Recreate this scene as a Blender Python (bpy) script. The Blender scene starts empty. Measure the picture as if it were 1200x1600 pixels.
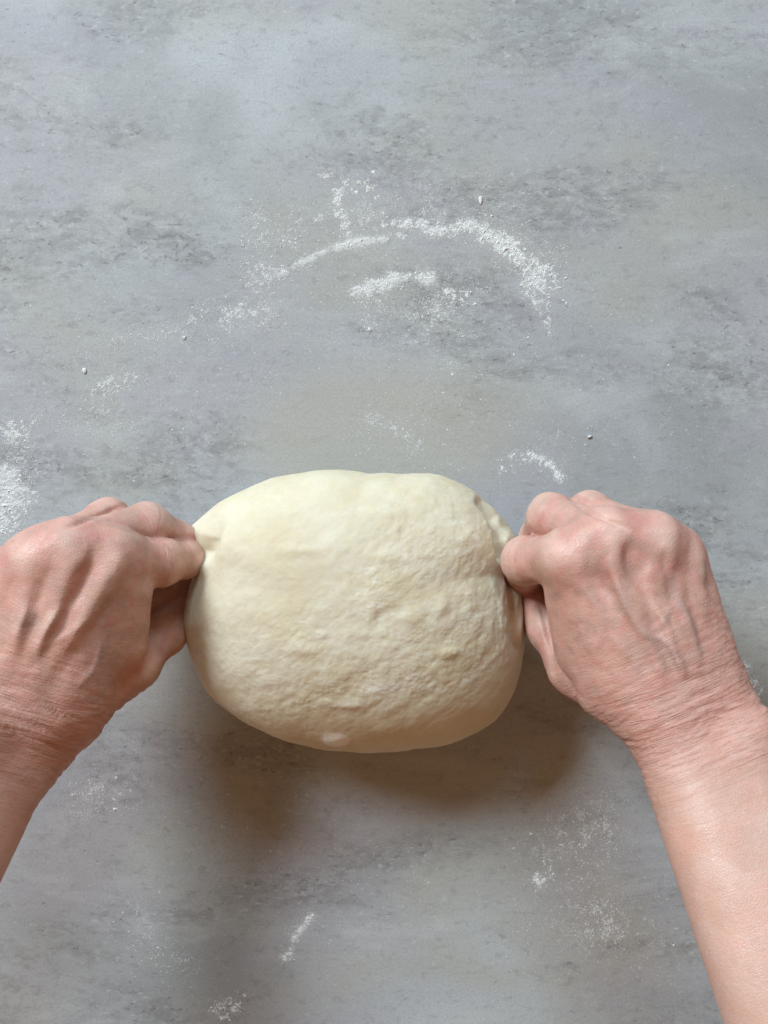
import bpy, math, random
import numpy as np

C = bpy.context.scene.collection
rng = np.random.default_rng(7)
random.seed(7)

# ------------------------------------------------------------------ camera, world, lamps, exposure
CAM_H = 0.45                      # camera height above the worktop (m)
PX = 0.0003                       # metres per photo pixel on the worktop (photo 1200 x 1600)

cam_d = bpy.data.cameras.new('camera')
cam_d.sensor_fit = 'VERTICAL'
cam_d.sensor_height = 32.0
cam_d.lens = 32.0 * CAM_H / (1600 * PX)
cam_d.clip_start = 0.01
cam_d.clip_end = 50
cam = bpy.data.objects.new('camera', cam_d)
cam.location = (0, 0, CAM_H)
C.objects.link(cam)
bpy.context.scene.camera = cam

world = bpy.data.worlds.new('World')
bpy.context.scene.world = world
world.use_nodes = True
bg = world.node_tree.nodes['Background']
bg.inputs[0].default_value = (1.0, 0.55, 0.27, 1)
bg.inputs[1].default_value = 0.31


def area(name, loc, target, size, size_y, power, col):
    d = bpy.data.lights.new(name, 'AREA')
    d.shape = 'RECTANGLE'
    d.size, d.size_y, d.energy, d.color = size, size_y, power, col
    o = bpy.data.objects.new(name, d)
    o.location = loc
    from mathutils import Vector
    o.rotation_euler = (Vector(target) - Vector(loc)).to_track_quat('-Z', 'Y').to_euler()
    C.objects.link(o)
    return o


# daylight window to the left, a second paler one ahead of the cook
area('window_lamp', (-1.95, 1.98, 2.08), (0, -0.02, 0), 1.05, 0.80, 143, (0.82, 0.94, 1.0))
area('window_lamp', (0.20, 2.05, 1.55), (0.05, 0, 0), 0.9, 0.6, 36, (0.56, 0.84, 1.0))

vs = bpy.context.scene.view_settings
bpy.context.scene.display_settings.display_device = 'sRGB'
vs.view_transform = 'Standard'
vs.look = 'None'
vs.exposure = 0.0
vs.gamma = 1.0
vs.use_curve_mapping = False


# ------------------------------------------------------------------ helpers
def P(px, py, z):
    """a photo pixel at height z above the worktop -> world point"""
    s = PX * (CAM_H - z) / CAM_H
    return np.array([(px - 600) * s, (800 - py) * s, z])


def hash3(ix, iy, iz, seed):
    h = (ix.astype(np.int64) * 374761393 + iy.astype(np.int64) * 668265263 + iz.astype(np.int64) * 2147483647 + seed * 144665)
    h = (h ^ (h >> 13)) * 1274126177
    h = h & 0x7fffffff
    h = (h ^ (h >> 16)) * 60493 & 0x7fffffff
    return ((h & 0xffff) / 32767.5) - 1.0


def vnoise(p, f, seed=0):
    q = p * f + 1000.0
    i = np.floor(q).astype(np.int64)
    t = q - i
    t = t * t * t * (t * (t * 6 - 15) + 10)
    out = 0
    for dx in (0, 1):
        wx = t[:, 0] if dx else 1 - t[:, 0]
        for dy in (0, 1):
            wy = t[:, 1] if dy else 1 - t[:, 1]
            for dz in (0, 1):
                wz = t[:, 2] if dz else 1 - t[:, 2]
                out = out + wx * wy * wz * hash3(i[:, 0] + dx, i[:, 1] + dy, i[:, 2] + dz, seed)
    return out


def fbm(p, f, octs=4, gain=0.5, seed=0):
    a, s, o = 1.0, 0.0, 0.0
    for k in range(octs):
        o = o + a * vnoise(p, f * 2.03 ** k, seed + 17 * k)
        s += a
        a *= gain
    return o / s


def sstep(a, b, x):
    t = np.clip((x - a) / (b - a), 0, 1)
    return t * t * (3 - 2 * t)


def mesh_obj(name, V, F, mat, attrs=None, smooth=True):
    m = bpy.data.meshes.new(name)
    V = np.asarray(V, dtype=np.float32)
    F = np.asarray(F, dtype=np.int32)
    n, k = F.shape
    m.vertices.add(len(V))
    m.vertices.foreach_set('co', V.ravel())
    m.loops.add(n * k)
    m.loops.foreach_set('vertex_index', F.ravel())
    m.polygons.add(n)
    m.polygons.foreach_set('loop_start', np.arange(0, n * k, k, dtype=np.int32))
    m.polygons.foreach_set('use_smooth', np.full(n, smooth, dtype=bool))
    m.update(calc_edges=True)
    for an, av in (attrs or {}).items():
        av = np.asarray(av, dtype=np.float32)
        if av.ndim == 1:
            m.attributes.new(an, 'FLOAT', 'POINT').data.foreach_set('value', av)
        else:
            m.attributes.new(an, 'FLOAT_VECTOR', 'POINT').data.foreach_set('vector', av.ravel())
    m.materials.append(mat)
    o = bpy.data.objects.new(name, m)
    C.objects.link(o)
    return o


class NT:
    """small shader-node builder"""
    def __init__(self, name):
        self.m = bpy.data.materials.new(name)
        self.m.use_nodes = True
        self.t = self.m.node_tree
        self.b = self.t.nodes['Principled BSDF']

    def n(self, typ, ins=None, **kw):
        nd = self.t.nodes.new('ShaderNode' + typ)
        for k, v in kw.items():
            setattr(nd, k, v)
        for k, v in (ins or {}).items():
            self.set(nd.inputs[k], v)
        return nd

    def set(self, sock, v):
        if isinstance(v, bpy.types.NodeSocket):
            self.t.links.new(v, sock)
        elif isinstance(v, tuple) and len(v) == 3 and sock.type == 'RGBA':
            sock.default_value = (*v, 1)
        else:
            sock.default_value = v

    def attr(self, name, vec=False):
        a = self.n('Attribute', attribute_name=name)
        return a.outputs['Vector'] if vec else a.outputs['Fac']

    def noise(self, vec, scale, detail=4, rough=0.55, dist=0.0):
        return self.n('TexNoise', {'Vector': vec, 'Scale': scale, 'Detail': detail, 'Roughness': rough, 'Distortion': dist}).outputs['Fac']

    def mapped(self, vec, scale=(1, 1, 1), loc=(0, 0, 0), rot=(0, 0, 0)):
        return self.n('Mapping', {'Vector': vec, 'Location': loc, 'Rotation': rot, 'Scale': scale}).outputs[0]

    def rng(self, v, a, b, c=0.0, d=1.0, smooth=True):
        return self.n('MapRange', {'Value': v, 'From Min': a, 'From Max': b, 'To Min': c, 'To Max': d},
                      interpolation_type='SMOOTHSTEP' if smooth else 'LINEAR').outputs[0]

    def math(self, op, a, b=0.0):
        return self.n('Math', {0: a, 1: b}, operation=op).outputs[0]

    def mix(self, f, a, b, mode='MIX'):
        nd = self.n('Mix', data_type='RGBA', blend_type=mode)
        self.set(nd.inputs[0], f)
        self.set(nd.inputs[6], a)
        self.set(nd.inputs[7], b)
        return nd.outputs[2]

    def bump(self, h, strength, dist, normal=None):
        nd = self.n('Bump', {'Height': h, 'Strength': strength, 'Distance': dist})
        if normal is not None:
            self.set(nd.inputs['Normal'], normal)
        return nd.outputs[0]

    def out(self, **kw):
        for k, v in kw.items():
            self.set(self.b.inputs[k.replace('_', ' ')], v)
        return self.m


# ------------------------------------------------------------------ materials
def mat_worktop():
    g = NT('worktop_stone')
    co = g.n('TexCoord').outputs['Object']
    big = g.noise(g.mapped(co, (0.8, 1.2, 1)), 7.5, 5, 0.6, 0.5)
    blot = g.noise(g.mapped(co, (0.8, 1.4, 1), (3, 1, 0)), 14, 6, 0.62, 0.3)
    col = g.mix(g.rng(big, 0.36, 0.62), (0.300, 0.316, 0.328), (0.430, 0.458, 0.474))
    t1 = g.noise(g.mapped(co, (1, 1.4, 1), (7, 4, 2)), 8, 4)
    col = g.mix(g.rng(t1, 0.42, 0.60, 0, 0.75), col, (0.365, 0.365, 0.338))
    t2 = g.noise(g.mapped(co, (1, 1.3, 1), (2, 9, 4)), 9, 4)
    col = g.mix(g.rng(t2, 0.43, 0.60, 0, 0.65), col, (0.368, 0.372, 0.418))
    # streaky scuffed zones that gather dark speckles
    zone = g.noise(g.mapped(co, (0.75, 1.9, 1), (1, 8, 0)), 11, 7, 0.66, 0.5)
    zone = g.rng(zone, 0.47, 0.65)
    mott = g.noise(g.mapped(co, (0.8, 1.5, 1)), 75, 7, 0.74, 0.6)
    col = g.mix(g.math('MULTIPLY', zone, g.rng(mott, 0.42, 0.60, 0, 0.68)), col, (0.215, 0.215, 0.222))
    mott2 = g.noise(g.mapped(co, (0.9, 1.3, 1), (4, 4, 0)), 190, 5, 0.7, 0.4)
    col = g.mix(g.rng(g.math('ADD', mott2, g.math('MULTIPLY', zone, 0.09)), 0.52, 0.68, 0, 0.36), col, (0.200, 0.199, 0.205))
    sp = g.noise(g.mapped(co, (0.8, 1.25, 1), (2, 2, 0)), 300, 4, 0.62, 0.4)
    zone2 = g.math('ADD', g.math('MULTIPLY', zone, 0.105), g.rng(blot, 0.45, 0.7, 0, 0.04))
    spk = g.rng(g.math('ADD', sp, zone2), 0.675, 0.75)
    col = g.mix(g.math('MULTIPLY', spk, 0.50), col, (0.115, 0.115, 0.125))
    # pale worn streaks and blooms
    pale = g.noise(g.mapped(co, (0.7, 1.7, 1), (5, 3, 0)), 17, 7, 0.68, 0.4)
    col = g.mix(g.rng(pale, 0.53, 0.72, 0, 0.55), col, (0.47, 0.488, 0.50))
    fleck = g.noise(g.mapped(co, (0.9, 1.5, 1), (8, 3, 0)), 260, 4, 0.66, 0.5)
    col = g.mix(g.rng(g.math('ADD', fleck, g.math('MULTIPLY', zone, 0.05)), 0.58, 0.74, 0, 0.50), col, (0.50, 0.52, 0.53))
    # beige light bounced off the dough, painted into the slab's middle
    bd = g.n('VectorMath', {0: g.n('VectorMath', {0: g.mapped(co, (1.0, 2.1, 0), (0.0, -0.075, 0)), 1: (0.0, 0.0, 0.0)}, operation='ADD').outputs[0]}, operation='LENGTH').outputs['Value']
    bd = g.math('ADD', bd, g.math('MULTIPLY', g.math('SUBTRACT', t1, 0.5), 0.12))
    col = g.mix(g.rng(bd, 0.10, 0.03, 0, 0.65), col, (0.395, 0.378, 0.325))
    grain = g.noise(co, 1000, 2, 0.5)
    col = g.mix(g.rng(grain, 0.3, 0.7, 0, 0.22), col, (0.16, 0.16, 0.165))
    # long fine horizontal lines of the print
    lines = g.noise(g.mapped(co, (0.35, 9, 1), (0, 5, 0)), 60, 4, 0.6)
    col = g.mix(g.rng(lines, 0.5, 0.8, 0, 0.12), col, (0.20, 0.20, 0.205))
    h = g.math('SUBTRACT', g.math('MULTIPLY', g.noise(co, 420, 4, 0.6), 0.5), spk)
    nrm = g.bump(h, 0.28, 0.0005)
    rough = g.rng(blot, 0.3, 0.7, 0.46, 0.62)
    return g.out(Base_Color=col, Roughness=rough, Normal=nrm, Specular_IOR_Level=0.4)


def mat_skin(name, warm):
    g = NT(name)
    hc = g.attr('hand_co', True)
    co = g.n('TexCoord').outputs['Object']
    m1 = g.noise(co, 70, 5, 0.62)
    m2 = g.noise(g.mapped(co, (1, 1, 1), (3, 1, 2)), 190, 4, 0.6)
    base = g.mix(g.rng(m1, 0.35, 0.68), warm[0], warm[1])
    base = g.mix(g.math('MULTIPLY', g.attr('handness'), 0.62), base, (0.53, 0.295, 0.245))
    rosy = g.math('MULTIPLY', g.attr('rosy'), g.rng(m2, 0.25, 0.65, 0.55, 1.0))
    base = g.mix(g.math('MULTIPLY', rosy, 0.88), base, warm[2])
    mot = g.math('MULTIPLY', g.rng(m2, 0.48, 0.64, 0, 0.55), g.attr('handness'))
    base = g.mix(mot, base, warm[2])
    m3 = g.noise(g.mapped(co, (1, 1, 1), (9, 1, 5)), 110, 5, 0.65)
    base = g.mix(g.math('MULTIPLY', g.rng(m3, 0.46, 0.62, 0, 0.6), g.attr('handness')), base, warm[3])
    base = g.mix(g.math('MULTIPLY', g.attr('vein'), 0.42), base, (0.30, 0.225, 0.225))
    base = g.mix(g.math('MULTIPLY', g.attr('pale'), 0.6), base, (0.78, 0.59, 0.50))
    m4 = g.noise(g.mapped(co, (1, 1, 1), (4, 8, 1)), 45, 6, 0.68)
    base = g.mix(g.rng(m4, 0.46, 0.64, 0, 0.45), base, (0.66, 0.36, 0.29))
    pores = g.rng(g.noise(co, 1100, 2, 0.5), 0.35, 0.65, 0, 0.13)
    base = g.mix(pores, base, (0.36, 0.19, 0.14))
    # small freckles on the arm
    fr = g.rng(g.noise(g.mapped(co, (1, 1, 1), (1, 7, 3)), 130, 2, 0.4), 0.72, 0.78, 0, 0.4)
    base = g.mix(fr, base, (0.42, 0.22, 0.16))
    # creases: stretched across the arm, strong at the wrist
    wv = g.n('TexNoise', {'Vector': g.mapped(hc, (760, 60, 90)), 'Scale': 1.0, 'Detail': 5, 'Roughness': 0.62, 'Distortion': 0.9}).outputs['Fac']
    crease = g.math('MULTIPLY', g.attr('wrinkle'), wv)
    base = g.mix(g.math('MULTIPLY', g.attr('wrinkle'), g.rng(wv, 0.52, 0.36, 0, 0.34)), base, (0.42, 0.17, 0.12))
    n1 = g.bump(crease, 0.8, 0.0011)
    vor = g.n('TexVoronoi', {'Vector': hc, 'Scale': 900.0}, feature='DISTANCE_TO_EDGE').outputs['Distance']
    vv = g.n('TexNoise', {'Vector': g.mapped(hc, (900, 420, 600)), 'Scale': 1.0, 'Detail': 3, 'Roughness': 0.6, 'Distortion': 0.4}).outputs['Fac']
    n2 = g.bump(g.math('ADD', g.math('MULTIPLY', g.rng(vor, 0, 0.25), 0.4), vv), 0.22, 0.0006, n1)
    rough = g.rng(m2, 0.3, 0.7, 0.39, 0.56)
    return g.out(Base_Color=base, Roughness=rough, Normal=n2, Specular_IOR_Level=0.42,
                 Subsurface_Weight=0.22, Subsurface_Radius=(1.0, 0.35, 0.2), Subsurface_Scale=0.003)


def mat_dough():
    g = NT('dough')
    co = g.n('TexCoord').outputs['Object']
    a = g.noise(co, 28, 5, 0.6)
    col = g.mix(g.rng(a, 0.3, 0.7), (0.585, 0.508, 0.355), (0.635, 0.575, 0.442))
    st = g.noise(g.mapped(co, (1, 2.2, 1), (0, 0, 0), (0, 0, -0.5)), 120, 6, 0.68, 0.3)
    flour = g.math('MULTIPLY', g.attr('rough'), g.rng(st, 0.48, 0.70, 0, 0.75))
    bloom = g.rng(g.noise(g.mapped(co, (1, 1, 1), (6, 2, 1)), 60, 7, 0.72), 0.42, 0.66, 0, 0.35)
    col = g.mix(bloom, col, (0.70, 0.665, 0.57))
    col = g.mix(flour, col, (0.75, 0.725, 0.64))
    tan = g.math('MULTIPLY', g.attr('rough'), g.rng(g.noise(co, 210, 5, 0.7), 0.5, 0.72, 0, 0.30))
    col = g.mix(tan, col, (0.54, 0.455, 0.29))
    col = g.mix(g.attr('flour'), col, (0.80, 0.78, 0.73))
    pore = g.rng(g.noise(co, 360, 1, 0.4), 0.79, 0.83, 0, 0.6)
    col = g.mix(pore, col, (0.42, 0.36, 0.20))
    f1 = g.noise(co, 420, 5, 0.65)
    n1 = g.bump(g.math('ADD', g.math('MULTIPLY', f1, g.rng(g.attr('rough'), 0, 1, 0.25, 1)), g.math('MULTIPLY', st, g.attr('rough'))), 0.36, 0.0012)
    return g.out(Base_Color=col, Roughness=0.68, Normal=n1, Specular_IOR_Level=0.3,
                 Subsurface_Weight=0.3, Subsurface_Radius=(1.0, 0.55, 0.22), Subsurface_Scale=0.008)


def mat_flour():
    g = NT('flour')
    co = g.n('TexCoord').outputs['Object']
    a = g.noise(co, 300, 2)
    return g.out(Base_Color=g.mix(a, (0.62, 0.635, 0.64), (0.72, 0.735, 0.74)), Roughness=0.9, Specular_IOR_Level=0.1)


M_TOP = mat_worktop()
M_SKIN_R = mat_skin('skin', ((0.555, 0.345, 0.275), (0.625, 0.420, 0.350), (0.53, 0.225, 0.195), (0.40, 0.26, 0.21)))
M_DOUGH = mat_dough()
M_FLOUR = mat_flour()

# ------------------------------------------------------------------ worktop
def make_worktop():
    import bmesh
    bm = bmesh.new()
    bmesh.ops.create_cube(bm, size=1.0)
    for v in bm.verts:
        v.co.x *= 2.2
        v.co.y *= 1.4
        v.co.z = (v.co.z - 0.5) * 0.038
    bmesh.ops.bevel(bm, geom=list(bm.edges), offset=0.003, segments=2, affect='EDGES')
    m = bpy.data.meshes.new('worktop')
    bm.to_mesh(m)
    bm.free()
    m.materials.append(M_TOP)
    o = bpy.data.objects.new('worktop', m)
    o['kind'] = 'structure'
    C.objects.link(o)


make_worktop()


# ------------------------------------------------------------------ implicit surfaces for the hands
def cone(p, a, b, ra, rb):
    ba = b - a
    t = np.clip(((p - a) @ ba) / (ba @ ba), 0, 1)
    d = p - a - t[:, None] * ba
    return np.sqrt((d * d).sum(1)) - (ra + (rb - ra) * t)


def ball(p, a, r, R=None):
    """ellipsoid of radii r, R = 3x3 rows are its axes"""
    q = p - a
    if R is not None:
        q = q @ R.T
    r = np.asarray(r)
    k0 = np.sqrt(((q / r) ** 2).sum(1))
    k1 = np.sqrt(((q / (r * r)) ** 2).sum(1)) + 1e-9
    return k0 * (k0 - 1) / k1


def smin(a, b, k):
    h = np.maximum(k - np.abs(a - b), 0) / k
    return np.minimum(a, b) - h * h * k * 0.25


def smax(a, b, k):
    return -smin(-a, -b, k)


def curve(pts, n=7):
    """Catmull-Rom through world points"""
    pts = [np.asarray(q, float) for q in pts]
    q = [2 * pts[0] - pts[1]] + pts + [2 * pts[-1] - pts[-2]]
    out = []
    for i in range(1, len(q) - 2):
        for s in np.linspace(0, 1, n, endpoint=False):
            a, b, c, d = q[i - 1:i + 3]
            out.append(0.5 * (2 * b + (c - a) * s + (2 * a - 5 * b + 4 * c - d) * s * s + (3 * b - a - 3 * c + d) * s ** 3))
    out.append(pts[-1])
    return out


def polydist(p, pts):
    best = np.full(len(p), 1e9)
    for a, b in zip(pts[:-1], pts[1:]):
        ba = b - a
        t = np.clip(((p - a) @ ba) / (ba @ ba + 1e-12), 0, 1)
        d = p - a - t[:, None] * ba
        best = np.minimum(best, (d * d).sum(1))
    return np.sqrt(best)


class Hand:
    def __init__(self, spec):
        self.__dict__.update(spec)
        self.fwd = self.fingers[1][0] - self.wrist
        self.fwd /= np.linalg.norm(self.fwd)
        lat = self.fingers[0][0] - self.fingers[3][0]
        lat -= self.fwd * (lat @ self.fwd)
        self.lat = lat / np.linalg.norm(lat)              # towards the thumb
        up = np.cross(self.fwd, self.lat)
        self.up = up if up[2] > 0 else -up
        self.arm = self.elbow - self.wrist
        self.arm /= np.linalg.norm(self.arm)
        al = self.lat - self.arm * (self.lat @ self.arm)
        self.alat = al / np.linalg.norm(al)
        au = np.cross(self.arm, self.alat)
        self.aup = au if au[2] > 0 else -au
        # pronation of the forearm
        c_, s_ = math.cos(math.radians(self.roll)), math.sin(math.radians(self.roll))
        self.alat, self.aup = self.alat * c_ - self.aup * s_, self.aup * c_ + self.alat * s_

    def palm(self, p):
        W, f, l, u = self.wrist, self.fwd, self.lat, self.up
        w = self.wrist_r
        # forearm: two bones' worth of width
        A, al, au = self.elbow, self.alat, self.aup
        d = cone(p, W + al * 0.0098, A + al * 0.013, w, w * 1.62)
        d = smin(d, cone(p, W - al * 0.0098, A - al * 0.013, w * 0.96, w * 1.58), 0.02)
        # carpus and metacarpals
        offs = (0.0135, 0.0045, -0.0045, -0.0125)
        rm = (0.0098, 0.0102, 0.0096, 0.0088)
        for i in range(4):
            base = W + f * 0.012 + l * offs[i] - u * 0.001
            m = self.fingers[i][0]
            d = smin(d, cone(p, base, m - u * 0.0012, 0.0120, rm[i]), 0.0095)
        # palm flesh below
        mid = (self.fingers[1][0] + self.fingers[2][0]) * 0.5
        d = smin(d, cone(p, W + f * 0.01 - u * 0.006, mid - u * 0.011 - f * 0.012, 0.0135, 0.0125), 0.016)
        d = smin(d, cone(p, W + f * 0.012 - l * 0.012 - u * 0.006, self.fingers[3][0] - u * 0.010 - f * 0.012, 0.012, 0.011), 0.014)
        # knuckles
        for i, r in enumerate((0.0088, 0.0092, 0.0088, 0.0080)):
            d = smin(d, ball(p, self.fingers[i][0] + u * 0.0012, np.array([r, r, r])), 0.009)
        # muscle between thumb and index
        for a, b, ra, rb, k in self.web:
            d = smin(d, cone(p, a, b, ra, rb), k)
        # ulnar head
        d = smin(d, ball(p, W + self.arm * 0.010 - al * 0.0165 + au * 0.0085, np.array([0.0085] * 3)), 0.012)
        # tendons and veins standing up under the skin
        for pts, r, k in self.cords:
            for a, b in zip(pts[:-1], pts[1:]):
                d = smin(d, cone(p, a, b, r, r), k)
        return d

    def thumb_d(self, p):
        c, m, i, t = self.thumb
        d = cone(p, c, m, 0.0150, 0.0118)
        d = smin(d, cone(p, m, i, 0.0108, 0.0094), 0.006)
        d = smin(d, cone(p, i, t, 0.0094, 0.0076), 0.005)
        return d

    def sdf(self, p):
        pal = self.palm(p)
        d = smin(pal, self.thumb_d(p), 0.0035)
        for i, (m, q, s, t) in enumerate(self.fingers):
            r = self.fr[i]
            g = cone(p, m, q, r * 1.10, r)
            g = smin(g, cone(p, q, s, r * 0.98, r * 0.86), 0.004)
            g = smin(g, cone(p, s, t, r * 0.86, r * self.tipf[i]), 0.004)
            # knuckle pad at the middle joint
            g = smin(g, ball(p, q, np.array([r * 1.03] * 3)), 0.003)
            di = smin(pal, g, 0.0050)
            d = smin(d, di, 0.0008)
        for a, b, ra, rb in self.extra:                    # curled fingertips closing the palm
            d = smin(d, cone(p, a, b, ra, rb), 0.0015)
        for a, b, r, k in self.cuts:                       # skin folds
            d = smax(d, -cone(p, a, b, r, r), k)
        return d


def surface(sdf, lo, hi, h):
    n = np.ceil((hi - lo) / h / 8).astype(int) * 8 + 1
    # coarse culling by 8^3 blocks
    nb = (n - 1) // 8
    bx, by, bz = np.meshgrid(*[np.arange(k) for k in nb], indexing='ij')
    B = np.stack([bx.ravel(), by.ravel(), bz.ravel()], 1)
    d = sdf(lo + (B * 8 + 4) * h)
    act = np.abs(d) < 8 * h * 0.87 * 1.25 + 0.002
    val = np.full(n, 1.0, dtype=np.float32)
    for b, dd in zip(B[~act], d[~act]):
        if dd < 0:
            val[b[0] * 8:b[0] * 8 + 9, b[1] * 8:b[1] * 8 + 9, b[2] * 8:b[2] * 8 + 9] = -1
    A = B[act]
    off = np.stack(np.meshgrid(*[np.arange(9)] * 3, indexing='ij'), -1).reshape(-1, 3)
    for s in range(0, len(A), 400):
        idx = (A[s:s + 400, None, :] * 8 + off[None]).reshape(-1, 3)
        val[idx[:, 0], idx[:, 1], idx[:, 2]] = sdf(lo + idx * h)
    ins = val < 0
    c = [ins[i:n[0] - 1 + i, j:n[1] - 1 + j, k:n[2] - 1 + k] for i in (0, 1) for j in (0, 1) for k in (0, 1)]
    s = sum(x.astype(np.int8) for x in c)
    mixed = (s > 0) & (s < 8)
    cid = np.full(mixed.shape, -1, dtype=np.int64)
    cells = np.argwhere(mixed)
    cid[mixed] = np.arange(len(cells))
    acc = np.zeros((len(cells), 3))
    cnt = np.zeros(len(cells))
    corners = [(i, j, k) for i in (0, 1) for j in (0, 1) for k in (0, 1)]
    for a in corners:
        for ax in range(3):
            if a[ax]:
                continue
            b = list(a)
            b[ax] = 1
            va = val[cells[:, 0] + a[0], cells[:, 1] + a[1], cells[:, 2] + a[2]]
            vb = val[cells[:, 0] + b[0], cells[:, 1] + b[1], cells[:, 2] + b[2]]
            cr = (va < 0) != (vb < 0)
            t = np.where(cr, va / np.where(cr, va - vb, 1), 0)
            pt = np.array(a)[None] + t[:, None] * (np.array(b) - np.array(a))[None]
            acc += np.where(cr[:, None], pt, 0)
            cnt += cr
    V = lo + (cells + acc / cnt[:, None]) * h
    F = []
    for ax in range(3):
        o1, o2 = [(1, 2), (2, 0), (0, 1)][ax]
        sl0, sl1 = [slice(None)] * 3, [slice(None)] * 3
        sl0[ax], sl1[ax] = slice(0, -1), slice(1, None)
        e = ins[tuple(sl0)] != ins[tuple(sl1)]
        E = np.argwhere(e)
        E = E[(E[:, o1] > 0) & (E[:, o2] > 0) & (E[:, o1] < n[o1] - 1) & (E[:, o2] < n[o2] - 1)]
        flip = ins[E[:, 0], E[:, 1], E[:, 2]]
        q = []
        for da, db in ((1, 1), (0, 1), (0, 0), (1, 0)):
            e2 = E.copy()
            e2[:, o1] -= da
            e2[:, o2] -= db
            q.append(cid[e2[:, 0], e2[:, 1], e2[:, 2]])
        q = np.stack(q, 1)
        q[~flip] = q[~flip][:, ::-1]
        F.append(q)
    return V, np.concatenate(F)


def grad(sdf, p, e=0.0006):
    g = np.stack([sdf(p + np.eye(3)[i] * e) - sdf(p - np.eye(3)[i] * e) for i in range(3)], 1)
    return g / (np.linalg.norm(g, axis=1)[:, None] + 1e-12)


def build_hand(H, label, mat):
    pts = np.array([H.wrist, H.elbow, *[q for f in H.fingers for q in f], *H.thumb])
    lo = pts.min(0) - 0.045
    hi = pts.max(0) + 0.045
    lo[2] = max(lo[2], -0.002)
    V, F = surface(H.sdf, lo, hi, 0.0010)
    for _ in range(2):
        d = H.sdf(V)
        N = grad(H.sdf, V)
        V = V - N * d[:, None] * 0.9
    # hand coordinates: along the arm, across it, up
    q = V - H.wrist
    t = np.clip((q @ H.fwd) / 0.05, -1, 1) * 0.5 + 0.5
    al = (q @ H.fwd) * t - (q @ H.arm) * (1 - t)
    ac = (q @ H.lat) * t + (q @ H.alat) * (1 - t)
    upc = q @ H.up
    hc = np.stack([al, ac, upc], 1)
    handness = sstep(-0.012, 0.03, al)
    handness_w = 1 - sstep(0.045, 0.06, al)
    # wrist creases fade out along the hand and the arm
    wr = np.exp(-((al - 0.006) / np.where(al < 0.006, 0.025, 0.018)) ** 2) * 0.95 + np.exp(-((al - 0.033) / 0.020) ** 2) * 0.20 + 0.04
    rosy = np.zeros(len(V))
    pale = np.zeros(len(V))
    for i, f in enumerate(H.fingers):
        rosy += np.exp(-(((V - (f[0] + H.up * 0.008)) ** 2).sum(1)) / 0.012 ** 2) * 0.8
        rosy += np.exp(-(((V - f[1]) ** 2).sum(1)) / 0.014 ** 2) * 0.35
        rosy += np.exp(-(((V - f[3]) ** 2).sum(1)) / 0.012 ** 2) * 0.8
        pale += np.exp(-(((V - (f[0] + H.up * 0.010)) ** 2).sum(1)) / 0.0055 ** 2)
    for i, f in enumerate(H.fingers):
        # round the middle joints creases run across the finger
        for a, b, amp in ((f[0], f[1], 0.62), (f[1], f[2], 0.5)):
            mid = f[1] * 0.92 + a * 0.08 if amp > 0.55 else f[1] * 0.6 + f[2] * 0.4
            near = ((V - mid) ** 2).sum(1)
            sel = near < 0.0135 ** 2
            ax = (f[1] - f[0]) if amp > 0.55 else (f[2] - f[1])
            ax = ax / np.linalg.norm(ax)
            hc[sel] = np.stack([(V[sel] - mid) @ ax, ((V[sel] - mid) @ H.fwd) * 0.5, V[sel][:, 2]], 1)
            wr[sel] = np.maximum(wr[sel] * 0.3, np.exp(-(((V[sel] - mid) @ ax) / 0.0060) ** 2) * sstep(0.0135, 0.0105, np.sqrt(near[sel])) * amp)
    rosy += np.exp(-(((V - H.thumb[3]) ** 2).sum(1)) / 0.016 ** 2) * 0.5
    rosy += np.exp(-((al - 0.004) / 0.022) ** 2) * 0.5
    vein = np.zeros(len(V))
    sc = PX * (CAM_H - V[:, 2]) / CAM_H
    Q = np.stack([600 + V[:, 0] / sc, 800 - V[:, 1] / sc, 0 * sc], 1)
    Q[:, :2] += 3.5 * np.stack([vnoise(V, 90, 4), vnoise(V, 90, 6)], 1)
    back = sstep(0.1, 0.5, N @ H.up)
    rise = np.zeros(len(V))
    for pl, w, hgt, tone in H.veins:
        cv = curve([np.array([*k, 0.0]) for k in pl], 6)
        ends = np.minimum(polydist(Q, [cv[0], cv[0] + 0.01]), polydist(Q, [cv[-1], cv[-1] + 0.01]))
        e = np.exp(-(polydist(Q, cv) / w) ** 2) * back * sstep(0, 34, ends) * sstep(-0.9, 0.2, vnoise(V, 70, 23))
        vein = np.maximum(vein, e * tone)
        rise = rise + e * hgt
    # real relief: wrist folds and loose skin
    # folds bend round the wrist
    wrd = np.clip(wr, 0, 1) * handness_w
    wc = np.stack([al + 0.10 * np.abs(ac) + 0.0016 * vnoise(V, 120, 3), ac * 0.10, upc * 0.14], 1)
    fold = fbm(wc, 400, 3, 0.6, 11)
    fold = -np.abs(fold) * 1.6
    disp = fold * wrd * 0.00085
    disp += fbm(V, 110, 3, 0.5, 5) * 0.00055 * handness
    for pl, w, dep in H.folds:                        # skin folds between the fingers
        cv = curve([np.array([*k, 0.0]) for k in pl], 6)
        ends = np.minimum(polydist(Q, [cv[0], cv[0] + 0.01]), polydist(Q, [cv[-1], cv[-1] + 0.01]))
        disp -= dep * np.exp(-(polydist(Q, cv) / w) ** 2) * sstep(0, 34, ends) * sstep(-0.1, 0.3, N[:, 2])
    disp += rise
    # skin stretched over bone and tendon is paler
    e_ = 0.0035
    lap = sum(H.sdf(V + np.eye(3)[i] * e_) + H.sdf(V - np.eye(3)[i] * e_) for i in range(3)) - 6 * H.sdf(V)
    lap /= e_ * e_
    pale = np.clip(pale + 0.6 * sstep(75, 190, lap) * handness, 0, 1)
    V = V + N * disp[:, None]
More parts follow.
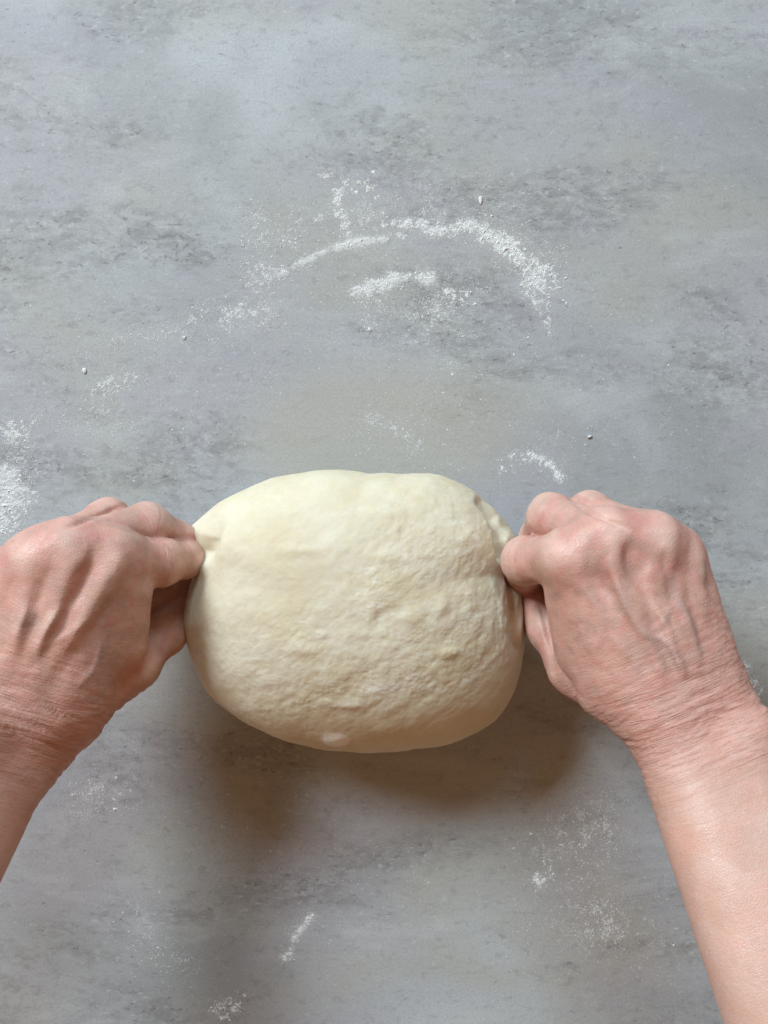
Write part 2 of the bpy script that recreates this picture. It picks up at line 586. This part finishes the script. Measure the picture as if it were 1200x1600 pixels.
    o = mesh_obj('hand', V, F, mat, dict(hand_co=hc, handness=handness, wrinkle=np.clip(wr, 0, 1),
                                         rosy=np.clip(rosy, 0, 1), pale=np.clip(pale, 0, 1), vein=vein))
    o['label'] = label
    o['category'] = 'hand'
    o['group'] = 'hands of the person handling the dough'
    return o


def lift(H_pts, dz):
    return [P(x, y, z + dz) for x, y, z in H_pts]


# right hand of the cook (right side of the picture)
RW = P(1085, 1135, 0.088)
RE = RW + (P(1300, 1640, 0.138) - RW) * 2.0
R = dict(
    wrist=RW, elbow=RE, roll=0, wrist_r=0.0146,
    fingers=[
        [P(890, 872, 0.085), P(822, 876, 0.061), P(815, 905, 0.034), P(826, 930, 0.022)],
        [P(946, 842, 0.087), P(862, 809, 0.058), P(842, 842, 0.040), P(850, 885, 0.030)],
        [P(1016, 845, 0.085), P(922, 804, 0.060), P(885, 850, 0.042), P(868, 915, 0.028)],
        [P(1054, 866, 0.077), P(985, 840, 0.054), P(930, 880, 0.038), P(900, 940, 0.026)],
    ],
    fr=(0.0090, 0.0093, 0.0088, 0.0076), tipf=(0.70, 0.70, 0.70, 0.70),
    thumb=[P(1002, 1105, 0.074), P(902, 1040, 0.058), P(862, 982, 0.045), P(832, 930, 0.033)],
    web=[(P(905, 912, 0.077), P(955, 1075, 0.080), 0.0095, 0.0130, 0.010),
         (P(884, 940, 0.074), P(896, 1015, 0.072), 0.0062, 0.0070, 0.010)],
    cords=[(curve(lift([(1030, 850, 0.0925), (1022, 925, 0.0925), (1050, 1000, 0.0955), (1080, 1075, 0.0965)], 0.0)), 0.0024, 0.0055),
           (curve(lift([(952, 850, 0.0950), (985, 950, 0.0950), (1035, 1050, 0.0960)], 0.0)), 0.0019, 0.0055),
           (curve(lift([(1078, 868, 0.0845), (1080, 950, 0.0890), (1095, 1050, 0.0930)], 0.0)), 0.0012, 0.006)],
    veins=[([(962, 888), (975, 940), (1000, 985), (1040, 1005), (1075, 1060)], 5.5, 0.0007, 1.0),
           ([(905, 905), (935, 950), (945, 985), (925, 1030)], 6, 0.0006, 0.9),
           ([(1040, 880), (1058, 935), (1085, 985), (1098, 1060)], 6, 0.0007, 1.0),
           ([(1058, 935), (1030, 975), (1000, 985)], 4.5, 0.0005, 0.8),
           ([(945, 985), (985, 1030), (1010, 1080)], 5, 0.0004, 0.6),
           ([(1008, 870), (1018, 925), (1048, 1000), (1078, 1075)], 8, 0.0014, 0.0),
           ([(948, 862), (978, 940), (1015, 1010), (1045, 1075)], 9, 0.0010, 0.0),
           ([(892, 892), (935, 960), (985, 1040)], 10, 0.0008, 0.0),
           ([(1050, 890), (1072, 960), (1098, 1045)], 8, 0.0009, 0.0),
           ([(985, 835), (985, 880), (1000, 930)], 11, -0.0014, 0.0),
           ([(1035, 850), (1040, 895), (1060, 950)], 9, -0.0013, 0.0),
           ([(918, 848), (925, 890), (955, 945)], 10, -0.0010, 0.0)],
    folds=[([(905, 829), (872, 834), (838, 837)], 3.2, 0.0012),
           ([(885, 775), (905, 790), (950, 810), (990, 832)], 4.0, 0.0016),
           ([(838, 925), (850, 968), (858, 1005), (868, 1040)], 4.0, 0.0020),
           ([(832, 912), (842, 925)], 3.0, 0.0010)],
    extra=[],
    cuts=[],
)
HR = Hand(R)

LW = P(8, 1135, 0.083)
LE = LW + (P(-160, 1420, 0.114) - LW) * 2.6
L = dict(
    wrist=LW, elbow=LE, roll=36, wrist_r=0.0146,
    fingers=[
        [P(174, 868, 0.082), P(250, 879, 0.063), P(288, 873, 0.051), P(311, 862, 0.042)],
        [P(112, 858, 0.087), P(230, 824, 0.057), P(277, 846, 0.046), P(310, 856, 0.038)],
        [P(56, 876, 0.088), P(168, 815, 0.058), P(215, 860, 0.040), P(262, 905, 0.026)],
        [P(4, 908, 0.084), P(85, 852, 0.056), P(150, 890, 0.040), P(205, 935, 0.028)],
    ],
    fr=(0.0090, 0.0092, 0.0087, 0.0076), tipf=(0.50, 0.50, 0.70, 0.70),
    thumb=[P(94, 1114, 0.069), P(202, 1036, 0.058), P(253, 990, 0.042), P(291, 938, 0.028)],
    web=[(P(172, 912, 0.077), P(120, 1070, 0.076), 0.0100, 0.0135, 0.010),
         (P(206, 925, 0.074), P(198, 1005, 0.071), 0.0070, 0.0075, 0.010),
         (P(50, 1165, 0.073), P(108, 1114, 0.070), 0.0130, 0.0130, 0.014)],
    cords=[(curve(lift([(112, 868, 0.0945), (85, 950, 0.0945), (40, 1050, 0.0930)], 0.0)), 0.0019, 0.0055),
           (curve(lift([(56, 888, 0.0930), (40, 950, 0.0950), (15, 1050, 0.0935)], 0.0)), 0.0019, 0.0055),
           (curve(lift([(178, 880, 0.0905), (120, 970, 0.0915), (60, 1060, 0.0925)], 0.0)), 0.0019, 0.0055)],
    veins=[([(140, 842), (128, 875), (100, 912), (85, 960), (62, 1010), (55, 1060)], 7, 0.0007, 1.0),
           ([(186, 905), (165, 940), (162, 985), (150, 1040), (118, 1080)], 6, 0.0006, 1.0),
           ([(100, 912), (60, 940), (40, 1000)], 5, 0.0005, 0.8),
           ([(50, 900), (42, 950), (20, 1010)], 6, 0.0006, 0.8),
           ([(165, 940), (110, 990), (62, 1010)], 4.5, 0.0005, 0.7),
           ([(178, 885), (140, 950), (95, 1030)], 10, 0.0010, 0.0),
           ([(112, 870), (90, 940), (55, 1040)], 9, 0.0011, 0.0),
           ([(56, 890), (40, 950), (20, 1040)], 9, 0.0010, 0.0),
           ([(150, 842), (138, 880), (115, 920)], 11, -0.0006, 0.0)],
    folds=[([(182, 822), (208, 830), (234, 840), (268, 840), (300, 843)], 3.2, 0.0011),
           ([(200, 786), (165, 800), (125, 815), (95, 832)], 4.0, 0.0016)],
    cuts=[],
    extra=[(P(205, 950, 0.038), P(262, 925, 0.030), 0.0115, 0.0095),
           (P(262, 922, 0.028), P(302, 902, 0.026), 0.0088, 0.0072)],
)
HL = Hand(L)

build_hand(HR, "person's right hand and pale forearm gripping the dough's right end", M_SKIN_R)
build_hand(HL, "person's left hand with darker shaded wrist gripping the dough's left end", M_SKIN_R)


# ------------------------------------------------------------------ dough
def make_dough():
    out = [(300, 823), (320, 805), (345, 785), (380, 768), (420, 752), (470, 741), (530, 735), (580, 741), (630, 742),
           (690, 742), (715, 752), (745, 770), (775, 795), (795, 820), (806, 842), (803, 870), (800, 900), (815, 925),
           (823, 965), (824, 1000), (818, 1040), (805, 1080), (775, 1125), (740, 1147), (700, 1162), (650, 1168),
           (600, 1171), (540, 1169), (480, 1160), (420, 1140), (365, 1110), (330, 1080), (312, 1045), (300, 1010),
           (290, 980), (294, 940), (304, 905), (306, 870), (300, 845)]
    zw = 0.030
    cen = P(562, 955, zw)
    W = np.array([P(x, y, zw) for x, y in out])
    ang = np.arctan2(W[:, 1] - cen[1], W[:, 0] - cen[0])
    rad = np.hypot(W[:, 1] - cen[1], W[:, 0] - cen[0])
    o = np.argsort(ang)
    ang, rad = ang[o], rad[o]
    NT_, NP_ = 900, 420
    th = np.linspace(-np.pi, np.pi, NT_, endpoint=False)
    R_ = np.interp(th, np.r_[ang - 2 * np.pi, ang, ang + 2 * np.pi], np.tile(rad, 3))
    ker = np.hanning(13)
    ker /= ker.sum()
    R_ = np.convolve(np.r_[R_[-6:], R_, R_[:6]], ker, 'valid')
    ph = np.linspace(np.pi / 2, -np.pi / 2, NP_)
    hz = np.cos(ph) ** 0.83
    zt = 0.077
    z = np.where(ph > 0, zw + (zt - zw) * np.sin(np.abs(ph)) ** 1.0, zw - zw * 1.25 * np.sin(np.abs(ph)))
    z = np.maximum(z, 0.0006)
    Rm = R_.mean()
    # the outline softens towards the crown
    V = np.zeros((NP_, NT_, 3))
    for i in range(NP_):
        k = np.clip(np.sin(ph[i]), 0, 1) ** 1.5
        rr = (R_ * (1 - k) + (Rm + (R_ - Rm) * 0.5) * k) * hz[i]
        if ph[i] < 0:
            rr = rr - 0.004 * np.sin(-ph[i]) ** 2
            rr = np.maximum(rr, 0)
        V[i, :, 0] = cen[0] + rr * np.cos(th)
        # the crown leans away from the cook, so the near flank slopes longer
        V[i, :, 1] = cen[1] + rr * np.sin(th) + 0.008 * max(np.sin(ph[i]), 0) ** 1.3
        V[i, :, 0] -= 0.004 * max(np.sin(ph[i]), 0) ** 1.3
        V[i, :, 2] = z[i]
    V = V.reshape(-1, 3)
    idx = np.arange(NP_ * NT_).reshape(NP_, NT_)
    a, b = idx[:-1], idx[1:]
    F = np.stack([a, b, np.roll(b, -1, 1), np.roll(a, -1, 1)], -1).reshape(-1, 4)

    def normals(V):
        G = V.reshape(NP_, NT_, 3)
        du = np.roll(G, -1, 1) - np.roll(G, 1, 1)
        dv = np.gradient(G, axis=0)
        n = np.cross(dv, du)
        n /= np.linalg.norm(n, axis=2)[..., None] + 1e-12
        n = n.reshape(-1, 3)
        n[:NT_] = (0, 0, 1)
        n[-NT_:] = (0, 0, -1)
        return n
    N = normals(V)
    # photo-pixel coordinates of each point, to place its marks
    s = PX * (CAM_H - V[:, 2]) / CAM_H
    X = 600 + V[:, 0] / s
    Y = 800 - V[:, 1] / s

    def blob(x, y, rx, ry, rot=0):
        c, s_ = math.cos(math.radians(rot)), math.sin(math.radians(rot))
        u = ((X - x) * c + (Y - y) * s_) / rx
        v = (-(X - x) * s_ + (Y - y) * c) / ry
        return np.exp(-(u * u + v * v))
    topside = sstep(-0.1, 0.35, N[:, 2])
    keepY = Y
    rough = np.clip(blob(560, 1010, 190, 110) + blob(690, 900, 120, 170) * 0.7 + blob(780, 940, 40, 120)
                    + blob(480, 1060, 130, 60) * 0.6 + blob(650, 860, 150, 90) * 0.4, 0, 1)
    rough = rough * (0.55 + 0.45 * sstep(-0.35, 0.4, fbm(V, 60, 3, 0.5, 2))) * (1 - blob(450, 800, 120, 70) * 0.7)
    rough = np.maximum(rough * 0.85, 0.24 * sstep(-0.5, 0.4, fbm(V, 50, 3, 0.5, 12)))
    rough *= 1 - 0.9 * sstep(1085, 1140, Y + 0.12 * (X - 560))
    lump = fbm(V, 16, 3, 0.5, 31) * 0.0020
    # diagonal stretch ridges
    c, s_ = math.cos(math.radians(38)), math.sin(math.radians(38))
    q = np.stack([(V[:, 0] * c + V[:, 1] * s_) * 0.45, (-V[:, 0] * s_ + V[:, 1] * c) * 1.3, V[:, 2]], 1)
    ridge = fbm(q, 95, 4, 0.55, 41)
    bumps = fbm(V, 150, 3, 0.5, 51)
    fine = fbm(V, 420, 3, 0.55, 61)
    pim = np.maximum(vnoise(V, 210, 71) - 0.35, 0)
    disp = lump + ridge * (0.00030 + 0.00022 * rough) + bumps * (0.00016 + 0.00018 * rough) + fine * (0.00004 + 0.00020 * rough) + pim * 0.0007 * rough
    # raised blisters
    for x, y, rx, ry, h in ((525, 1154, 17, 8, 0.0012), (548, 1102, 18, 7, 0.0006), (690, 945, 12, 16, 0.001), (640, 965, 16, 14, 0.0008),
                            (730, 840, 22, 14, 0.001), (600, 870, 30, 12, 0.0007), (420, 1065, 22, 12, 0.0003), (700, 1020, 20, 10, 0.0008),
                            (590, 800, 30, 10, 0.0006), (470, 860, 26, 8, 0.0006), (770, 870, 12, 18, 0.001), (480, 1015, 20, 10, 0.0007)):
        disp += h * blob(x, y, rx, ry)
    # dragged folds where the right fingers pull
    fr = blob(788, 815, 26, 50, -25)
    # thin irregular folds, running with the pull
    q2 = np.stack([(X * 0.90 + Y * 0.42), (-X * 0.42 + Y * 0.90) * 0.22, 0 * X], 1)
    disp += fr * topside * (fbm(q2, 0.07, 2, 0.5, 9) * 0.0008 - 0.0010)
    cr = polydist(np.stack([X, Y, 0 * X], 1), [np.array(k, float) for k in ((752, 782, 0), (772, 806, 0), (783, 836, 0), (784, 872, 0))])
    disp -= 0.0042 * np.exp(-(cr / 7) ** 2) * topside
    fr2 = blob(800, 975, 20, 52)
    q3 = np.stack([X, Y * 0.2, 0 * X], 1)
    disp += fr2 * fbm(q3, 0.09, 3, 0.5, 19) * 0.0024
    cr = polydist(np.stack([X, Y, 0 * X], 1), [np.array(k, float) for k in ((798, 900, 0), (803, 940, 0), (800, 985, 0), (809, 1010, 0))])
    disp -= 0.0020 * np.exp(-(cr / 6) ** 2)
    # valley behind the left flap
    vl = polydist(np.stack([X, Y, 0 * X], 1), [np.array(k, float) for k in ((352, 797, 0), (344, 808, 0), (332, 832, 0), (322, 862, 0))])
    disp -= 0.0048 * np.exp(-(vl / 13) ** 2) * topside * sstep(792, 850, Y)
    disp *= sstep(0.0004, 0.012, V[:, 2])
    V = V + N * disp[:, None]
    V[:, 2] = np.maximum(V[:, 2], 0.0006)
    # the fingers press in: push the skin of the dough out of both hands
    for H in (HR, HL):
        lo = np.array([min(q[0] for f in H.fingers for q in f), -0.2, 0]) - 0.03
        near = np.where((np.abs(V[:, 0] - H.fingers[0][3][0]) < 0.05) & (np.abs(V[:, 1] - H.fingers[0][3][1]) < 0.09))[0]
        for _ in range(5):
            d = H.sdf(V[near])
            m = d < -0.0010
            if not m.any():
                break
            k = near[m]
            g = grad(H.sdf, V[k])
            g[:, 2] *= 0.5
            V[k] += g * (-0.0007 - d[m])[:, None]
    # ease the pushed skin
    G = V.reshape(NP_, NT_, 3)
    V[:, 2] = np.maximum(V[:, 2], 0.0006)
    flour = np.clip(1.5 * sstep(0.25, 0.75, blob(525, 1154, 24, 11)) + 0.4 * blob(550, 1102, 18, 8) + 0.8 * blob(797, 975, 7, 16) + 0.8 * blob(811, 975, 5, 20)
                    + 0.5 * blob(600, 1075, 40, 10) + 0.12 * blob(425, 1065, 30, 14) + 0.5 * blob(790, 905, 10, 30), 0, 1)
    flour = np.clip(flour, 0, 1) * sstep(-0.9, -0.1, fbm(V, 260, 3, 0.6, 81))
    o = mesh_obj('dough', V, F, M_DOUGH, dict(rough=rough, flour=flour))
    o['label'] = 'plump oval ball of pale bread dough with floury blistered skin'
    o['category'] = 'dough'


make_dough()


# ------------------------------------------------------------------ flour on the worktop
OCT_V = np.array([(1, 0, 0), (-0.5, 0.87, 0), (-0.5, -0.87, 0), (0.1, 0.1, 1)], float)
OCT_F = np.array([(0, 1, 3), (1, 2, 3), (2, 0, 3)])


def grains(xy, size, hgt):
    """squashed little lumps lying on the worktop"""
    n = len(xy)
    a = rng.uniform(0, 2 * np.pi, n)
    ca, sa = np.cos(a), np.sin(a)
    sx = size * rng.uniform(0.6, 1.5, n)
    sy = size * rng.uniform(0.5, 1.1, n)
    v = np.repeat(OCT_V[None], n, 0) * rng.uniform(0.7, 1.3, (n, 4, 1))
    x = v[:, :, 0] * sx[:, None]
    y = v[:, :, 1] * sy[:, None]
    V = np.stack([x * ca[:, None] - y * sa[:, None] + xy[:, 0:1], x * sa[:, None] + y * ca[:, None] + xy[:, 1:2],
                  v[:, :, 2] * (hgt * rng.uniform(0.4, 1.2, n))[:, None] + 0.00005], -1)
    F = (np.arange(n) * 4)[:, None, None] + OCT_F[None]
    return V.reshape(-1, 3), F.reshape(-1, 3)


def flour_patch(label, strokes):
    """strokes: (polyline in photo pixels, half-width px, number of grains, grain size m, clumpiness)"""
    Vs, Fs, base = [], [], 0
    for pl, w, n, size, clump in strokes:
        pts = np.array(curve([np.array([x, y, 0.0]) for x, y in pl], 12))[:, :2]
        seg = np.linalg.norm(np.diff(pts, axis=0), axis=1)
        cum = np.r_[0, np.cumsum(seg)]
        n = int(n * 0.95)
        size = size * 0.78
        m = n * 6
        t = rng.uniform(0, cum[-1], m)
        px = np.stack([np.interp(t, cum, pts[:, 0]), np.interp(t, cum, pts[:, 1])], 1)
        wv = w * (0.35 + 1.3 * (0.5 + 0.5 * vnoise(np.stack([t * 0.02, t * 0, t * 0], 1), 1.0, len(label))))
        px += rng.normal(0, 1, (m, 2)) * (wv * 0.55)[:, None]
        q = np.stack([px[:, 0], px[:, 1], 0 * px[:, 0]], 1)
        den = fbm(q, 0.045, 2, 0.6, 3) * 0.35 + fbm(q, 0.20, 3, 0.75, 8) * 1.1
        keep = den > np.quantile(den, min(clump + 0.10, 0.80)) + rng.normal(0, 0.07, m)
        px = px[keep][:n]
        den = den[keep][:n]
        k = len(px)
        xy = np.stack([(px[:, 0] - 600) * PX, (800 - px[:, 1]) * PX], 1)
        sz = size * np.exp(rng.normal(0, 0.42, k)) * (0.75 + 0.6 * np.clip(den, 0, 1))
        # fine powder between the lumps
        kf = k * 5
        j = rng.integers(0, k, kf)
        xyf = xy[j] + rng.normal(0, 1, (kf, 2)) * 0.0011 * np.exp(rng.normal(0, 0.7, (kf, 1)))
        xy = np.concatenate([xy, xyf])
        sz = np.r_[sz, 0.00014 * np.exp(rng.normal(0, 0.35, kf))]
        V, F = grains(xy, sz, sz * 0.45)
        Vs.append(V)
        Fs.append(F + base)
        base += len(V)
    o = mesh_obj('flour_dusting', np.concatenate(Vs), np.concatenate(Fs), M_FLOUR, smooth=False)
    o['label'] = label
    o['category'] = 'flour'
    o['kind'] = 'stuff'


flour_patch('broad broken arc of white flour above the dough', [
    ([(520, 388), (560, 378), (630, 370)], 6, 2600, 0.00042, 0.5),
    ([(440, 428), (480, 405), (530, 386)], 6, 1300, 0.00036, 0.5),
    ([(600, 352), (650, 350), (690, 362), (730, 355)], 11, 2400, 0.00045, 0.62),
    ([(730, 352), (775, 372), (815, 405), (858, 455)], 19, 5600, 0.00046, 0.58),
    ([(822, 462), (850, 490), (860, 520)], 12, 350, 0.00032, 0.7),
    ([(525, 300), (530, 330), (542, 362)], 13, 1100, 0.00042, 0.72),
    ([(505, 270), (540, 290), (580, 290)], 30, 500, 0.00032, 0.7),
    ([(470, 340), (600, 340), (740, 340), (860, 420)], 52, 3000, 0.00026, 0.6),
])
flour_patch('short dense white flour streak inside the arc', [
    ([(545, 458), (590, 445), (635, 432), (675, 434)], 7, 3600, 0.00044, 0.5),
    ([(690, 458), (715, 460), (735, 468)], 8, 260, 0.00038, 0.7),
    ([(580, 480), (660, 490), (740, 500)], 48, 1500, 0.00025, 0.6),
])
flour_patch('thin scatter of flour left of the arc', [
    ([(300, 500), (360, 490), (430, 490)], 24, 800, 0.00032, 0.68),
    ([(400, 350), (430, 400), (400, 440)], 55, 1600, 0.00028, 0.62),
    ([(170, 540), (280, 520), (400, 500)], 30, 700, 0.00026, 0.66),
])
flour_patch('faint curved flour line at the left', [
    ([(140, 630), (165, 605), (215, 592)], 11, 450, 0.00034, 0.7),
    ([(90, 610), (140, 640), (200, 655)], 40, 600, 0.00026, 0.66),
])
flour_patch('bright flour heap cut by the left edge above the left hand', [
    ([(10, 735), (14, 770), (8, 820)], 15, 4600, 0.00050, 0.5),
    ([(0, 660), (25, 672), (45, 660)], 16, 700, 0.00040, 0.7),
    ([(20, 755), (45, 778), (62, 780)], 10, 450, 0.00038, 0.7),
    ([(20, 690), (40, 740), (30, 800)], 34, 700, 0.00028, 0.66),
])
flour_patch('small flour arc beside the upper right of the dough', [
    ([(785, 732), (800, 718), (830, 714), (862, 728), (876, 752)], 9, 1000, 0.00040, 0.7),
    ([(560, 650), (620, 670), (660, 700)], 26, 420, 0.00026, 0.68),
])
flour_patch('pale flour smear on the shaded worktop left of the right forearm', [
    ([(835, 1378), (850, 1372), (862, 1362)], 9, 230, 0.00042, 0.7),
    ([(860, 1320), (900, 1290), (950, 1300)], 40, 700, 0.00028, 0.66),
    ([(935, 1420), (945, 1440)], 20, 220, 0.00036, 0.7),
    ([(830, 1470), (930, 1450), (990, 1470)], 40, 350, 0.00026, 0.68),
])
flour_patch('slanting flour streak on the worktop below the dough', [
    ([(443, 1500), (462, 1465), (488, 1430)], 5, 700, 0.00040, 0.66),
])
flour_patch('small flour smudge at the bottom edge in the brown shade', [
    ([(338, 1575), (352, 1580), (375, 1560)], 10, 280, 0.00040, 0.7),
    ([(210, 1400), (230, 1470), (290, 1520)], 28, 240, 0.00027, 0.68),
])
flour_patch('thin flour scatter beside the left wrist', [
    ([(120, 1250), (150, 1235), (190, 1255)], 26, 500, 0.00030, 0.68),
])
flour_patch('flour patch on the worktop right of the right wrist', [
    ([(1150, 1040), (1168, 1055), (1185, 1080)], 12, 900, 0.00042, 0.66),
])


flour_patch('faint wide dusting of flour round the dough and the arc', [
    ([(60, 560), (220, 600), (420, 560)], 120, 900, 0.00026, 0.55),
    ([(480, 420), (640, 520), (860, 560)], 130, 1300, 0.00026, 0.55),
    ([(560, 680), (760, 700), (960, 690)], 60, 500, 0.00026, 0.55),
    ([(880, 460), (1000, 560), (1120, 640)], 100, 350, 0.00026, 0.5),
    ([(240, 1180), (420, 1330), (620, 1400)], 90, 450, 0.00024, 0.5),
    ([(820, 1300), (930, 1380), (1000, 1500)], 80, 800, 0.00026, 0.55),
])

def flour_crumb(x, y, rx, ry, rot, label):
    import bmesh
    from mathutils import noise, Vector, Matrix
    bm = bmesh.new()
    bmesh.ops.create_icosphere(bm, subdivisions=3, radius=1)
    for v in bm.verts:
        k = 1 + 0.35 * noise.noise(v.co * 1.7 + Vector((x, y, 0)))
        v.co = Vector((v.co.x * rx * 0.85 * k * PX, v.co.y * ry * 0.8 * k * (1 - 0.35 * v.co.y) * PX, max(v.co.z, -0.2) * rx * 0.7 * PX * k))
    bmesh.ops.rotate(bm, verts=bm.verts, matrix=Matrix.Rotation(math.radians(rot), 3, 'Z'))
    m = bpy.data.meshes.new('flour_crumb')
    bm.to_mesh(m)
    bm.free()
    for p in m.polygons:
        p.use_smooth = True
    m.materials.append(M_FLOUR)
    o = bpy.data.objects.new('flour_crumb', m)
    o.location = ((x - 600) * PX, (800 - y) * PX, 0.2 * rx * 0.7 * PX)
    o['label'] = label
    o['category'] = 'crumb'
    o['group'] = 'loose flour crumbs on the worktop'
    C.objects.link(o)


flour_crumb(751, 311, 3.4, 8, 0, 'white drop-shaped crumb standing alone above the flour arc')
flour_crumb(132, 578, 3.4, 6, 10, 'white crumb above the faint curved flour line on the left')
flour_crumb(288, 527, 3.4, 3.4, 0, 'tiny round white crumb in the thin flour left of the arc')
flour_crumb(577, 514, 2.6, 4.5, 25, 'small white crumb below the short flour streak')
flour_crumb(921, 682, 4.5, 2.6, 10, 'small white crumb above the right hand')
